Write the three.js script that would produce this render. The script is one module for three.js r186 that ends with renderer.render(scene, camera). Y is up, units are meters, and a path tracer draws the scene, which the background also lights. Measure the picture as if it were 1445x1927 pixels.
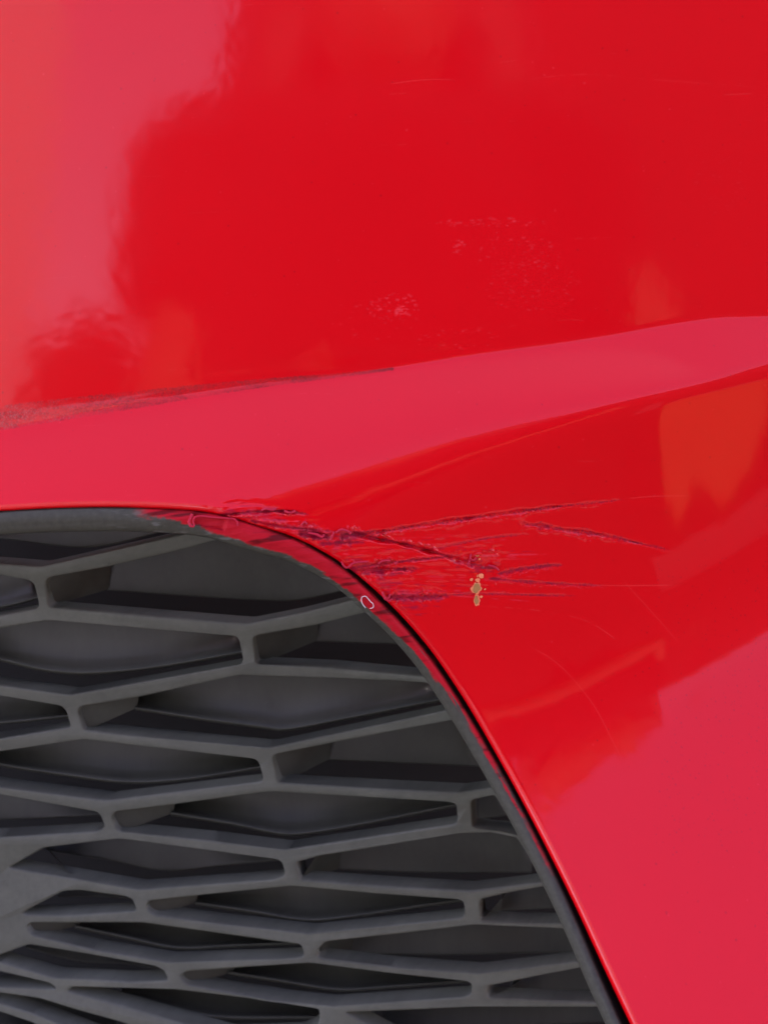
import * as THREE from 'three';
import { ImprovedNoise } from 'three/addons/math/ImprovedNoise.js';
import { mergeGeometries, mergeVertices, toCreasedNormals } from 'three/addons/utils/BufferGeometryUtils.js';
import { RoundedBoxGeometry } from 'three/addons/geometries/RoundedBoxGeometry.js';

// ---------------------------------------------------------------- camera, sky, sun, exposure
const V = (x, y, z) => new THREE.Vector3(x, y, z);
const RAD = Math.PI / 180;
const SPOT = V(0, 0.62, 0), PITCH = 30 * RAD, FAR_BACK = 0.5, FOV = 41;
const BACK = V(0, Math.sin(PITCH), Math.cos(PITCH)), UPV = V(0, Math.cos(PITCH), -Math.sin(PITCH));
const EYE = SPOT.clone().addScaledVector(BACK, FAR_BACK);
const scene = new THREE.Scene();
const camera = new THREE.PerspectiveCamera(FOV, 767 / 1024, 0.02, 300);
camera.position.copy(EYE); camera.up.set(0, 1, 0); camera.lookAt(SPOT); camera.updateMatrixWorld();
camera.focus = 0.5; camera.userData.fStop = 9;
const renderer = new THREE.WebGLRenderer({ antialias: true });
renderer.setSize(767, 1024);
renderer.toneMapping = THREE.LinearToneMapping;
renderer.toneMappingExposure = 3.72;
renderer.shadowMap.enabled = true;

const SUN = V(0.35, 0.95, -0.85).normalize();
function skyTexture() {
  const w = 512, h = 256, a = new Float32Array(w * h * 4);
  for (let j = 0; j < h; j++) for (let i = 0; i < w; i++) {
    const el = ((j + 0.5) / h - 0.5) * Math.PI, az = ((i + 0.5) / w - 0.5) * 2 * Math.PI;
    const d = V(Math.cos(el) * Math.cos(az), Math.sin(el), Math.cos(el) * Math.sin(az));
    const e = Math.max(0, d.y), hor = Math.exp(-e * 3.2), c = Math.max(0, d.dot(SUN)), glow = 0.25 * c ** 3;
    const k = (j * w + i) * 4;
    a[k] = 0.05 + 2.5 * hor + glow; a[k + 1] = 0.07 + 2.45 * hor + glow; a[k + 2] = 0.33 + 2.75 * hor + glow * 0.8; a[k + 3] = 1;
    if (d.y < 0) { a[k] = 0.3; a[k + 1] = 0.29; a[k + 2] = 0.28; }
  }
  const t = new THREE.DataTexture(a, w, h, THREE.RGBAFormat, THREE.FloatType);
  t.mapping = THREE.EquirectangularReflectionMapping; t.magFilter = THREE.LinearFilter; t.needsUpdate = true;
  return t;
}
scene.background = skyTexture(); scene.environment = scene.background;
const sun = new THREE.DirectionalLight(new THREE.Color(1, 0.94, 0.85), 2.0);
sun.position.copy(SUN).multiplyScalar(30); sun.castShadow = true; sun.shadow.radius = 1;
sun.shadow.mapSize.set(2048, 2048);
Object.assign(sun.shadow.camera, { left: -12, right: 12, top: 12, bottom: -12, near: 1, far: 80 });
scene.add(sun);

// ---------------------------------------------------------------- helpers
let seed = 7;
const rnd = () => { seed = (seed * 1664525 + 1013904223) >>> 0; return seed / 4294967296; };
const perlin = new ImprovedNoise();
const ns = (x, y, z = 0) => perlin.noise(x + 31.7, y + 17.3, z + 5.1);
const fbm = (x, y, o = 4, z = 0) => { let s = 0, a = 0.5; for (let i = 0; i < o; i++) { s += a * ns(x, y, z + i * 9.1); x *= 2.03; y *= 2.03; a *= 0.5; } return s; };
const clamp = (x, a = 0, b = 1) => Math.min(b, Math.max(a, x));
const mix = (a, b, t) => a + (b - a) * t;
const sstep = (a, b, x) => { const t = clamp((x - a) / (b - a)); return t * t * (3 - 2 * t); };
const ramp = (x, w) => x / w > 30 ? x : w * Math.log1p(Math.exp(x / w));     // a kink rounded over about 2w
function shadows(o) { o.traverse((m) => { if (m.isMesh) m.castShadow = m.receiveShadow = true; }); return o; }
function tag(o, label, category, group, kind) {
  if (label) o.userData.label = label;
  if (category) o.userData.category = category;
  if (group) o.userData.group = group;
  if (kind) o.userData.kind = kind;
  return o;
}
const taken = {};
function numbered(name) { const n = taken[name] = (taken[name] ?? -1) + 1; return n ? `${name}_${String(n).padStart(3, '0')}` : name; }
function part(name, geometry, material, parent) {
  const m = new THREE.Mesh(geometry, material); m.name = numbered(name); parent.add(m); return m;
}
// polyline in drawing units -> value at x
const curveAt = (pts) => (x) => {
  let i = 0; while (i < pts.length - 2 && x > pts[i + 1][0]) i++;
  const p0 = pts[Math.max(0, i - 1)], p1 = pts[i], p2 = pts[i + 1], p3 = pts[Math.min(pts.length - 1, i + 2)];
  const t = (x - p1[0]) / (p2[0] - p1[0]);
  if (t <= 0) return p1[1] + (x - p1[0]) * (p2[1] - p1[1]) / (p2[0] - p1[0]);
  if (t >= 1) return p2[1] + (x - p2[0]) * (p2[1] - p1[1]) / (p2[0] - p1[0]);
  const d = p2[0] - p1[0], m1 = (p2[1] - p0[1]) / (p2[0] - p0[0] || 1) * d, m2 = (p3[1] - p1[1]) / (p3[0] - p1[0] || 1) * d;
  const t2 = t * t, t3 = t2 * t;
  return (2 * t3 - 3 * t2 + 1) * p1[1] + (t3 - 2 * t2 + t) * m1 + (-2 * t3 + 3 * t2) * p2[1] + (t3 - t2) * m2;
};
function spline(pts, n) {   // smooth curve resampled evenly
  const c = new THREE.CatmullRomCurve3(pts.map((p) => V(p[0], p[1], 0)), false, 'centripetal');
  c.arcLengthDivisions = 2000;
  return c.getSpacedPoints(n - 1).map((p) => [p.x, p.y]);
}
function gridGeometry(nu, nv, at, uvAt) {
  const p = new Float32Array(nu * nv * 3), uv = new Float32Array(nu * nv * 2), ix = [];
  for (let i = 0; i < nu; i++) for (let j = 0; j < nv; j++) {
    const q = at(i, j), k = i * nv + j;
    p[3 * k] = q.x; p[3 * k + 1] = q.y; p[3 * k + 2] = q.z;
    const t = uvAt ? uvAt(i, j, q) : [i / (nu - 1), j / (nv - 1)]; uv[2 * k] = t[0]; uv[2 * k + 1] = t[1];
    if (i < nu - 1 && j < nv - 1) ix.push(k, k + nv, k + 1, k + 1, k + nv, k + nv + 1);
  }
  const g = new THREE.BufferGeometry();
  g.setAttribute('position', new THREE.BufferAttribute(p, 3)); g.setAttribute('uv', new THREE.BufferAttribute(uv, 2));
  g.setIndex(ix); g.computeVertexNormals(); return g;
}

// ---------------------------------------------------------------- the bumper skin: a sculpted sheet over a reference plane that leans 25 degrees back
// The sheet is laid out in units of about 0.19 mm across the panel (0..1445 wide, 0..1927 high, y down).
const LEAN = 25 * RAD, N0 = V(0, Math.sin(LEAN), Math.cos(LEAN)), B0 = V(0, Math.cos(LEAN), -Math.sin(LEAN));
const K = 2 * Math.tan(FOV / 2 * RAD) / 1927, MM = K * FAR_BACK;      // MM: metres per layout unit
const ray = (x, y) => BACK.clone().negate().addScaledVector(UPV, (963.5 - y) * K).add(V((x - 722.5) * K, 0, 0));
function on(x, y, h, n = N0, o = SPOT) {       // the point of the sheet at layout (x, y), h metres proud of the plane
  const d = ray(x, y), t = (o.clone().sub(EYE).dot(n) + h) / d.dot(n);
  return EYE.clone().addScaledVector(d, t);
}
const plane = (p) => { const q = p.clone().sub(SPOT); return [q.x, q.dot(B0)]; };

const yTop = curveAt([[-500, 890], [0, 808], [240, 769], [480, 729], [720, 697], [900, 668], [1100, 640], [1330, 602], [1445, 597], [1800, 575]]);
const yLow = curveAt([[-500, 1230], [0, 1110], [300, 1030], [560, 935], [700, 890], [870, 832], [1100, 772], [1290, 728], [1445, 690], [1800, 600]]);
const yMid = curveAt([[700, 702], [870, 688], [1000, 668], [1150, 657], [1230, 664], [1300, 690], [1445, 725], [1800, 760]]);
const EDGE = spline([[-420, 1006], [-200, 978], [0, 962], [150, 955], [300, 957], [400, 966], [500, 994], [560, 1014], [640, 1058], [720, 1124], [800, 1211], [870, 1312], [940, 1432], [1010, 1562], [1080, 1702], [1140, 1832], [1185, 1927], [1290, 2150], [1340, 2262]], 900);
function edgeDistance(x, y) {   // > 0 on the painted side, < 0 inside the grille opening
  let best = 1e9, bi = 0;
  for (let i = 0; i < EDGE.length - 1; i += 8) { const d = (EDGE[i][0] - x) ** 2 + (EDGE[i][1] - y) ** 2; if (d < best) { best = d; bi = i; } }
  best = 1e9; let sgn = 1;
  for (let i = Math.max(0, bi - 10); i < Math.min(EDGE.length - 1, bi + 10); i++) {
    const [ax, ay] = EDGE[i], ex = EDGE[i + 1][0] - ax, ey = EDGE[i + 1][1] - ay, t = clamp(((x - ax) * ex + (y - ay) * ey) / (ex * ex + ey * ey));
    const dx = x - ax - t * ex, dy = y - ay - t * ey, d = dx * dx + dy * dy;
    if (d < best) { best = d; sgn = ex * dy - ey * dx < 0 ? 1 : -1; }
  }
  return sgn * Math.sqrt(best);
}
const flare = curveAt([[-500, 1500], [850, 1300], [1000, 1270], [1200, 1195], [1300, 1150], [1445, 1080], [1800, 920]]);
function form(x, y) {           // the big shape of the bumper, metres
  const wT = mix(9, 4, sstep(0, 800, x)), wB = mix(60, 9, sstep(450, 1350, x));
  let h = 0.62 * MM * (ramp(y - yTop(x), wT) - ramp(y - yLow(x), wB));      // the ledge under the upper panel
  h -= 0.2 * MM * sstep(780, 1050, x) * (ramp(y - yTop(x), wT) - ramp(y - (yLow(x) - ramp(yLow(x) - yMid(x), 14)), 5));   // a flatter facet along the top of the ledge
  h -= 0.24 * MM * ramp(y - yLow(x), wB);                                   // lower panel stands steeper
  const yc = flare(x);
  h += 0.68 * MM * ramp(y - yc, 95);                                        // and flares out towards the lip
  return h;
}
// gouges: [points, width, depth, ridge height, ridge side (+1 below), scuff strength]
const GOUGES = [
  { p: [[640, 1004], [700, 1002], [780, 990], [860, 978], [960, 965], [1050, 953], [1130, 945], [1185, 938]], w: 6, d: 0.0011, r: 0.0005, s: 1, c: 1 },
  { p: [[975, 985], [1020, 990], [1060, 997], [1110, 1003], [1160, 1012], [1200, 1022], [1265, 1036]], w: 6, d: 0.0006, r: 0.0003, s: 1, c: 0.8 },
  { p: [[655, 1004], [700, 1012], [760, 1024], [820, 1040], [870, 1056], [905, 1064], [940, 1078]], w: 8, d: 0.0018, r: 0.0009, s: -1, c: 1, grow: 1 },
  { p: [[936, 1081], [975, 1072], [1020, 1066], [1060, 1063]], w: 5, d: 0.0004, r: 0.0001, s: 1, c: 0.7 },
  { p: [[920, 1088], [980, 1094], [1040, 1098], [1100, 1101], [1145, 1102]], w: 4, d: 0.0003, r: 0.0002, s: 1, c: 0.7 },
  { p: [[652, 1072], [700, 1063], [745, 1058], [800, 1052], [865, 1046]], w: 5, d: 0.0008, r: 0.0008, s: -1, c: 0.7 },
  { p: [[650, 1076], [690, 1074], [740, 1071], [790, 1072]], w: 10, d: 0.0016, r: 0.0003, s: 1, c: 1 },
  { p: [[728, 1124], [760, 1125], [800, 1124], [850, 1121]], w: 9, d: 0.0010, r: 0.0005, s: -1, c: 1 },
  { p: [[840, 1120], [920, 1118], [1010, 1120], [1090, 1121]], w: 3, d: 0.0003, r: 0.0003, s: -1, c: 0.4 },
  { p: [[400, 972], [450, 966], [500, 962], [545, 963], [585, 969]], w: 5, d: 0.0014, r: 0.0010, s: 1, c: 0.8 },
  { p: [[470, 980], [520, 990], [570, 995], [625, 1000]], w: 5, d: 0.0010, r: 0.0008, s: -1, c: 0.6 },
  { p: [[560, 1002], [590, 1005], [625, 1010]], w: 11, d: 0.0016, r: 0.0008, s: -1, c: 1 },
  { p: [[640, 1012], [660, 1006], [690, 1006]], w: 9, d: 0.0012, r: 0.0008, s: -1, c: 0.9 },
  { p: [[600, 1024], [640, 1022], [690, 1020]], w: 6, d: 0.0005, r: 0.0004, s: -1, c: 0.5 },
  { p: [[780, 1040], [850, 1026], [910, 1014], [1000, 1004]], w: 3, d: 0.0003, r: 0.0003, s: -1, c: 0.3 },
];
for (const g of GOUGES) {
  g.q = spline(g.p, 120); g.box = [1e9, 1e9, -1e9, -1e9];
  for (const [x, y] of g.q) g.box = [Math.min(g.box[0], x), Math.min(g.box[1], y), Math.max(g.box[2], x), Math.max(g.box[3], y)];
}
function nearGouge(g, x, y, reach) {       // [signed distance (+ below), place along 0..1] or null
  if (x < g.box[0] - reach || x > g.box[2] + reach || y < g.box[1] - reach || y > g.box[3] + reach) return null;
  let best = 1e9, at = 0, sd = 0;
  for (let i = 0; i < g.q.length; i++) { const d = (g.q[i][0] - x) ** 2 + (g.q[i][1] - y) ** 2; if (d < best) { best = d; at = i; sd = y - g.q[i][1]; } }
  if (best > reach * reach) return null;
  return [Math.sign(sd || 1) * Math.sqrt(best), at / (g.q.length - 1)];
}
const gougeWidth = (g, t) => g.w * 0.92 * (g.grow ? 0.7 + 1.7 * sstep(0.55, 0.9, t) : 1 - 0.45 * sstep(0.5, 1, t)) * clamp(0.9 + 1.1 * ns(t * 14, g.w, g.d * 9e3), 0.45, 1.5);
const gougeTaper = (t) => sstep(0, 0.06, t) * (0.25 + 0.75 * sstep(1, 0.7, t)) * sstep(1.0, 0.93, t);
function damage(x, y) {
  if (x < 330 || x > 1300 || y < 920 || y > 1160) return 0;
  let h = 0;
  for (const g of GOUGES) {
    const n = nearGouge(g, x, y, 60); if (!n) continue;
    const [d, t] = n, k = gougeTaper(t) * clamp(0.7 + 1.5 * fbm(x * 0.035, y * 0.03, 3, 3), 0.1, 1.4), w = gougeWidth(g, t);
    const q = d / (0.62 * w); h -= 1.35 * g.d * k * (q < 0 ? Math.exp(-q * q * 2.2) : Math.exp(-q * q * 0.8));        // steep above, shallow below
    const rd = (d * g.s - 1.35 * w) / (0.45 * w);
    h += g.r * k * Math.exp(-rd * rd) * Math.max(0, 3.4 * Math.abs(ns(x * 0.21, y * 0.12, g.w)) - 0.35);
  }
  const near = sstep(60, 5, edgeDistance(x, y)) * sstep(360, 440, x) * sstep(800, 660, x);
  h += near * 0.0011 * fbm(x * 0.02 + y * 0.05, y * 0.09, 3, 8);
  const mess = sstep(640, 720, x) * sstep(1000, 900, x) * sstep(1000, 1030, y) * sstep(1140, 1100, y);
  h += mess * 0.00022 * fbm(x * 0.02, y * 0.11, 3, 2);
  return h;
}
function skin(x, y, d = edgeDistance(x, y)) {
  let h = form(x, y) + damage(x, y);
  h += 0.00003 * fbm(x * 0.02, y * 0.02, 2, 11) + 0.000006 * ns(x * 0.07, y * 0.07, 3);                            // orange peel in the paint
  const R = 15; if (d < R) { const q = R - clamp(d, 0, R); h -= MM * (R - Math.sqrt(Math.max(0, R * R - q * q))) * 0.9; }   // edge rolled over
  return h;
}

function bumperGeometry() {
  const axis = (parts) => { const out = []; for (const [a, b, s] of parts) for (let v = a; v < b - 1e-6; v += s) out.push(v); out.push(parts.at(-1)[1]); return out; };
  const xs = axis([[-420, -20, 20], [-20, 340, 6], [340, 1280, 2.5], [1280, 1460, 5], [1460, 1860, 20]]);
  const ys = axis([[-500, -20, 24], [-20, 590, 7], [590, 900, 4], [900, 1150, 2.2], [1150, 1940, 5], [1940, 2260, 20]]);
  const nx = xs.length, ny = ys.length, D = new Float32Array(nx * ny), pos = [], uv = [], id = new Int32Array(nx * ny).fill(-1), ix = [];
  const put = (x, y, d) => { const p = on(x, y, skin(x, y, d)), [a, b] = plane(p); pos.push(p.x, p.y, p.z); uv.push(a / 0.42 + 0.5, b / 0.52 + 0.5); return pos.length / 3 - 1; };
  for (let i = 0; i < nx; i++) for (let j = 0; j < ny; j++) D[i * ny + j] = edgeDistance(xs[i], ys[j]);
  for (let i = 0; i < nx; i++) for (let j = 0; j < ny; j++) { const k = i * ny + j; if (D[k] >= 0) id[k] = put(xs[i], ys[j], D[k]); }
  const cuts = new Map();
  const cut = (a, b) => {       // where the rim crosses a grid line
    const key = a < b ? a * 4e6 + b : b * 4e6 + a; if (cuts.has(key)) return cuts.get(key);
    const t = D[a] / (D[a] - D[b]), xa = xs[Math.floor(a / ny)], ya = ys[a % ny], xb = xs[Math.floor(b / ny)], yb = ys[b % ny];
    const v = put(mix(xa, xb, t), mix(ya, yb, t), 0); cuts.set(key, v); return v;
  };
  for (let i = 0; i < nx - 1; i++) for (let j = 0; j < ny - 1; j++) {
    const c = [i * ny + j, i * ny + j + 1, (i + 1) * ny + j + 1, (i + 1) * ny + j], poly = [];
    for (let k = 0; k < 4; k++) { const a = c[k], b = c[(k + 1) % 4]; if (D[a] >= 0) poly.push(id[a]); if ((D[a] >= 0) !== (D[b] >= 0)) poly.push(cut(a, b)); }
    for (let k = 1; k < poly.length - 1; k++) ix.push(poly[0], poly[k], poly[k + 1]);
  }
  const g = new THREE.BufferGeometry();
  g.setAttribute('position', new THREE.Float32BufferAttribute(pos, 3)); g.setAttribute('uv', new THREE.Float32BufferAttribute(uv, 2)); g.setIndex(ix);
  g.computeVertexNormals();
  return g;
}
// ---------------------------------------------------------------- paint: colour and gloss over the sheet, in metres on the panel
const srgb = (c) => (c <= 0.0031308 ? 12.92 * c : 1.055 * c ** (1 / 2.4) - 0.055);
const mixc = (a, b, t) => a.map((v, i) => mix(v, b[i], t));
function paintMaps() {
  const W = 2048, H = 2048, red = [0.60, 0.0004, 0.0045], rgb = new Float32Array(W * H * 3), gloss = new Float32Array(W * H);
  for (let j = 0; j < H; j++) for (let i = 0; i < W; i++) {
    const k = j * W + i, n = 1 + 0.035 * fbm(i * 0.004, j * 0.004, 3, 2) + 0.012 * (rnd() - 0.5);
    rgb[3 * k] = red[0] * n; rgb[3 * k + 1] = red[1] * n; rgb[3 * k + 2] = red[2] * n; gloss[k] = 1;
  }
  const put = (i, j, c, a, gl) => {
    if (i < 0 || j < 0 || i >= W || j >= H) return; const k = j * W + i;
    for (let q = 0; q < 3; q++) rgb[3 * k + q] = mix(rgb[3 * k + q], c[q], a);
    if (gl !== undefined) gloss[k] = mix(gloss[k], gl, a);
  };
  const texel = (x, y) => { const [a, b] = plane(on(x, y, form(x, y))); return [(a / 0.42 + 0.5) * W, (b / 0.52 + 0.5) * H]; };
  const dab = (x, y, r, c, a, gl, soft = 1) => {     // a soft spot at layout (x, y)
    const [u, v] = texel(x, y), ru = r * MM / 0.42 * W, rv = r * MM / 0.52 * H;
    for (let i = Math.floor(u - ru); i <= u + ru; i++) for (let j = Math.floor(v - rv); j <= v + rv; j++) {
      const q = ((i + 0.5 - u) / ru) ** 2 + ((j + 0.5 - v) / rv) ** 2; if (q < 1) put(i, j, c, a * Math.min(1, (1 - q) * soft + 0.15), gl);
    }
  };
  const line = (pts, r, c, a, gl, breaks = 0) => {
    const q = spline(pts, Math.ceil(new THREE.CatmullRomCurve3(pts.map((p) => V(p[0], p[1], 0))).getLength() / 1.2));
    q.forEach(([x, y], i) => { const t = i / (q.length - 1), k = sstep(0, 0.12, t) * sstep(1, 0.85, t) * (breaks ? sstep(-breaks, 0.3, ns(x * 0.06, y * 0.06, r)) : 1); dab(x, y, r, c, a * k, gl); });
  };
  // matt, scuffed paint in and beside the gouges
  const scuff = [0.30, 0.007, 0.028], dusk = [0.14, 0.005, 0.017], bright = [0.66, 0.04, 0.07];
  for (const g of GOUGES) for (let n = 0; n < 900; n++) {
    const t = rnd(), i = Math.min(g.q.length - 2, Math.floor(t * (g.q.length - 1))), [x, y] = g.q[i], w = gougeWidth(g, t), wear = clamp(0.85 + 1.5 * ns(t * 9, g.w * 3, 2), 0.25, 1.2);
    const off = (rnd() + rnd() + rnd() - 1.5) * 0.85 * w;
    dab(x + (rnd() - 0.5) * 6, y + off, 0.8 + rnd() * 1.3, rnd() < 0.7 ? scuff : dusk, 0.54 * g.c * wear * gougeTaper(t), 0.2);
  }
  for (const g of GOUGES) for (let n = 0; n < 160; n++) {
    const t = rnd(), [x, y] = g.q[Math.floor(t * (g.q.length - 1))];
    dab(x, y + g.s * gougeWidth(g, t) * (1.2 + 0.7 * rnd()), 0.8 + 0.8 * rnd(), bright, 0.6 * g.c * gougeTaper(t) * rnd(), 0.4);
  }
  // long scuffed fans where the thing that hit it dragged across
  for (let n = 0; n < 34; n++) {
    const x0 = 690 + 180 * rnd(), y0 = 1006 + 120 * rnd(), L = 60 + 160 * rnd(), sl = (1060 - y0) * -0.0006 + (rnd() - 0.5) * 0.1;
    line([[x0, y0], [x0 + L * 0.5, y0 + L * sl * 0.5], [x0 + L, y0 + L * sl]], 1 + 1.2 * rnd(), rnd() < 0.5 ? scuff : bright, 0.10 + 0.12 * rnd(), 0.6, 0.2);
  }
  // rubbed, matt patches beside the rim
  for (let n = 0; n < 190; n++) {
    const i = Math.floor(mix(EDGE.findIndex((p) => p[0] > 400), EDGE.findIndex((p) => p[0] > 760), rnd())), [x0, y0] = EDGE[i], up = 4 + 40 * rnd() * rnd(), L = 14 + 55 * rnd(), x = x0 + up * 0.6, y = y0 - up * 0.8;
    line([[x, y], [x + L * 0.5, y + 1 - 2 * rnd()], [x + L, y - 1 + 2 * rnd()]], 1.2 + 1.8 * rnd(), rnd() < 0.6 ? scuff : rnd() < 0.5 ? dusk : bright, 0.07 + 0.14 * rnd(), 0.35, 0.2);
  }
  for (const [cx, cy, rx, ry, n] of [[597, 1004, 30, 9, 26], [652, 1012, 26, 10, 18], [705, 1077, 55, 10, 34], [780, 1126, 50, 9, 30], [895, 1066, 42, 12, 34], [480, 980, 70, 9, 30], [940, 1090, 40, 6, 14]]) for (let k = 0; k < n; k++) {
    const x = cx + rx * (2 * rnd() - 1), y = cy + ry * (rnd() + rnd() - 1), L = 10 + 26 * rnd();
    line([[x - L / 2, y], [x, y + rnd() - 0.5], [x + L / 2, y + 2 * rnd() - 1]], 1.3 + 2 * rnd(), rnd() < 0.75 ? scuff : dusk, 0.13 + 0.16 * rnd(), 0.3, 0.1);
  }
  // fine hairline scratches in the clear coat
  const hair = [0.66, 0.03, 0.03];
  line([[990, 1212], [1050, 1250], [1115, 1325], [1150, 1390], [1175, 1440]], 1.4, hair, 0.2, 0.8);
  line([[900, 1140], [1020, 1150], [1110, 1172], [1180, 1222], [1215, 1255]], 1.3, hair, 0.35, 0.8, 0.3);
  line([[1170, 1090], [1215, 1140], [1255, 1185], [1280, 1215]], 1.3, hair, 0.2, 0.8);
  line([[1100, 1101], [1180, 1102], [1270, 1101]], 1.3, hair, 0.4, 0.8);
  line([[1180, 938], [1230, 934], [1300, 933]], 1.4, hair, 0.35, 0.8);
  line([[980, 150], [1100, 140], [1230, 150], [1440, 165]], 1.5, hair, 0.13, 0.9, 0.4);
  line([[730, 158], [800, 150], [860, 150]], 1.3, hair, 0.3, 0.9);
  for (let n = 0; n < 46; n++) {
    const x = rnd() * 1440, y = rnd() * 1000, L = 25 + 110 * rnd();
    line([[x, y], [x + L * 0.5, y - L * 0.03 + 3 * rnd()], [x + L, y - L * 0.07 * rnd()]], 1 + 0.4 * rnd(), hair, 0.10 + 0.14 * rnd(), 0.9, 0.1);
  }
  // dried smears and specks
  const dry = [0.70, 0.035, 0.045];
  for (const [cx, cy, rx, ry, n, a] of [[735, 575, 55, 26, 60, 0.35], [752, 585, 12, 10, 26, 0.6], [860, 468, 14, 16, 16, 0.4], [920, 418, 110, 8, 60, 0.32], [980, 480, 90, 40, 80, 0.18], [1000, 540, 90, 50, 120, 0.16], [860, 640, 80, 22, 40, 0.16], [700, 600, 90, 40, 40, 0.16], [1350, 330, 60, 80, 60, 0.10]]) for (let k = 0; k < n; k++) {
    const r = Math.sqrt(rnd()), t = rnd() * 6.283, x = cx + rx * r * Math.cos(t), y = cy + ry * r * Math.sin(t), L = 2 + 7 * rnd();
    line([[x, y], [x + L * 0.5, y + 0.5], [x + L, y - 1 + 2 * rnd()]], 1.2 + 2.2 * rnd() * rnd(), dry, 0.5 * a * (0.4 + rnd()), 0.7);
  }
  for (let n = 0; n < 2600; n++) dab(rnd() * 1445, rnd() * 1900, 0.7 + 0.8 * rnd(), rnd() < 0.6 ? [0.3, 0.006, 0.012] : dry, 0.05 + 0.16 * rnd(), 0.8);
  for (let n = 0; n < 420; n++) dab(rnd() * 1445, rnd() * 1900, 0.8 + 1.3 * rnd() * rnd(), rnd() < 0.5 ? [0.16, 0.01, 0.015] : dry, 0.15 + 0.35 * rnd(), 0.6);
  for (let n = 0; n < 240; n++) dab(rnd() * 1445, rnd() * 1900, 1.4 + 1.4 * rnd(), rnd() < 0.6 ? [0.22, 0.008, 0.012] : dry, 0.15 + 0.3 * rnd(), 0.6);
  for (let n = 0; n < 420; n++) dab(1230 + 215 * rnd(), 1050 + 560 * rnd(), 0.9 + 1.2 * rnd(), [0.2, 0.012, 0.02], 0.12 + 0.25 * rnd(), 0.6);
  // grit plus a painted dark shadow band in the corner above the ledge, thick at the left and thinning out to the right
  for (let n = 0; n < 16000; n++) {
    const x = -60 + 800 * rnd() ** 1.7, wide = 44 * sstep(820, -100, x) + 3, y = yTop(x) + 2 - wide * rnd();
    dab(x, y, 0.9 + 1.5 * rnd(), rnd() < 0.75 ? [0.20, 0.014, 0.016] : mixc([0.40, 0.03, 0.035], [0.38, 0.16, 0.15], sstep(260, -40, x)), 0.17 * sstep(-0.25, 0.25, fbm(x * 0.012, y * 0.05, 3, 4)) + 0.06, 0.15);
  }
  const A = new Uint8Array(W * H * 4), G = new Uint8Array(W * H * 4);
  for (let k = 0; k < W * H; k++) {
    for (let q = 0; q < 3; q++) { A[4 * k + q] = Math.round(255 * clamp(srgb(rgb[3 * k + q]))); }
    G[4 * k] = Math.round(255 * gloss[k]); G[4 * k + 1] = Math.round(255 * (1 - 0.62 * gloss[k])); G[4 * k + 2] = 0; A[4 * k + 3] = G[4 * k + 3] = 255;
  }
  const tex = (d) => { const t = new THREE.DataTexture(d, W, H); t.magFilter = t.minFilter = THREE.LinearFilter; t.needsUpdate = true; return t; };
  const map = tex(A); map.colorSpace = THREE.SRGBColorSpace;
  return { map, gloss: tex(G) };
}
const maps = paintMaps();
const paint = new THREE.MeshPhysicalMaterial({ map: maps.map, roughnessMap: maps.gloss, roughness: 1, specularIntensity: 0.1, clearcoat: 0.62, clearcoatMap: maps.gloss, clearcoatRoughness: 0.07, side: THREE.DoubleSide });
const plainRed = new THREE.MeshPhysicalMaterial({ color: new THREE.Color(0.60, 0.0022, 0.0055), roughness: 0.4, clearcoat: 1, clearcoatRoughness: 0.05 });
const tornPaint = new THREE.MeshPhysicalMaterial({ color: new THREE.Color(0.42, 0.008, 0.03), roughness: 0.6, specularIntensity: 0.5 });

const car = new THREE.Group(); car.name = 'parked_car'; scene.add(car);
tag(car, 'front corner of a red car with scratched bumper and black honeycomb grille', 'car');
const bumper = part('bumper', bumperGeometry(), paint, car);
tag(bumper, 'glossy red painted bumper with gouges above the grille opening');
// the rim folds back behind its edge
{
  const E = EDGE.filter((_, i) => i % 2 === 0);
  part('bumper_flange', gridGeometry(E.length, 6, (i, j) => { const [x, y] = E[i]; const p = on(x, y, skin(x, y, 0) - 0.0001); return p.addScaledVector(N0, -0.0022 * j); }), new THREE.MeshStandardMaterial({ color: new THREE.Color(0.3, 0.002, 0.004), roughness: 0.5, side: THREE.DoubleSide }), car);
}

// ---------------------------------------------------------------- the black rim of the grille opening, with red paint rubbed onto it
const gapAt = curveAt([[-420, 4], [0, 3.5], [300, 3], [420, 3], [520, 4], [580, 7], [640, 9], [720, 12], [850, 12], [1000, 10], [1100, 13], [1180, 18], [1340, 22]]);
const wideAt = curveAt([[-420, 41], [0, 41], [150, 42], [300, 42], [400, 44], [470, 46], [560, 40], [640, 34], [720, 31], [800, 28], [900, 28], [1000, 27], [1100, 25], [1340, 24]]);
const rimPoints = EDGE.map(([x, y], i) => {
  const a = EDGE[Math.max(0, i - 3)], b = EDGE[Math.min(EDGE.length - 1, i + 3)], l = Math.hypot(b[0] - a[0], b[1] - a[1]);
  const nx = -(b[1] - a[1]) / l, ny = (b[0] - a[0]) / l;       // into the opening
  return { x, y, nx, ny, gap: gapAt(x), wide: wideAt(x) };
});
const FWD = V(-Math.sin(20 * RAD) * Math.cos(12 * RAD), Math.sin(12 * RAD), Math.cos(20 * RAD) * Math.cos(12 * RAD));   // the way the grille was drawn from its mould
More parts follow.
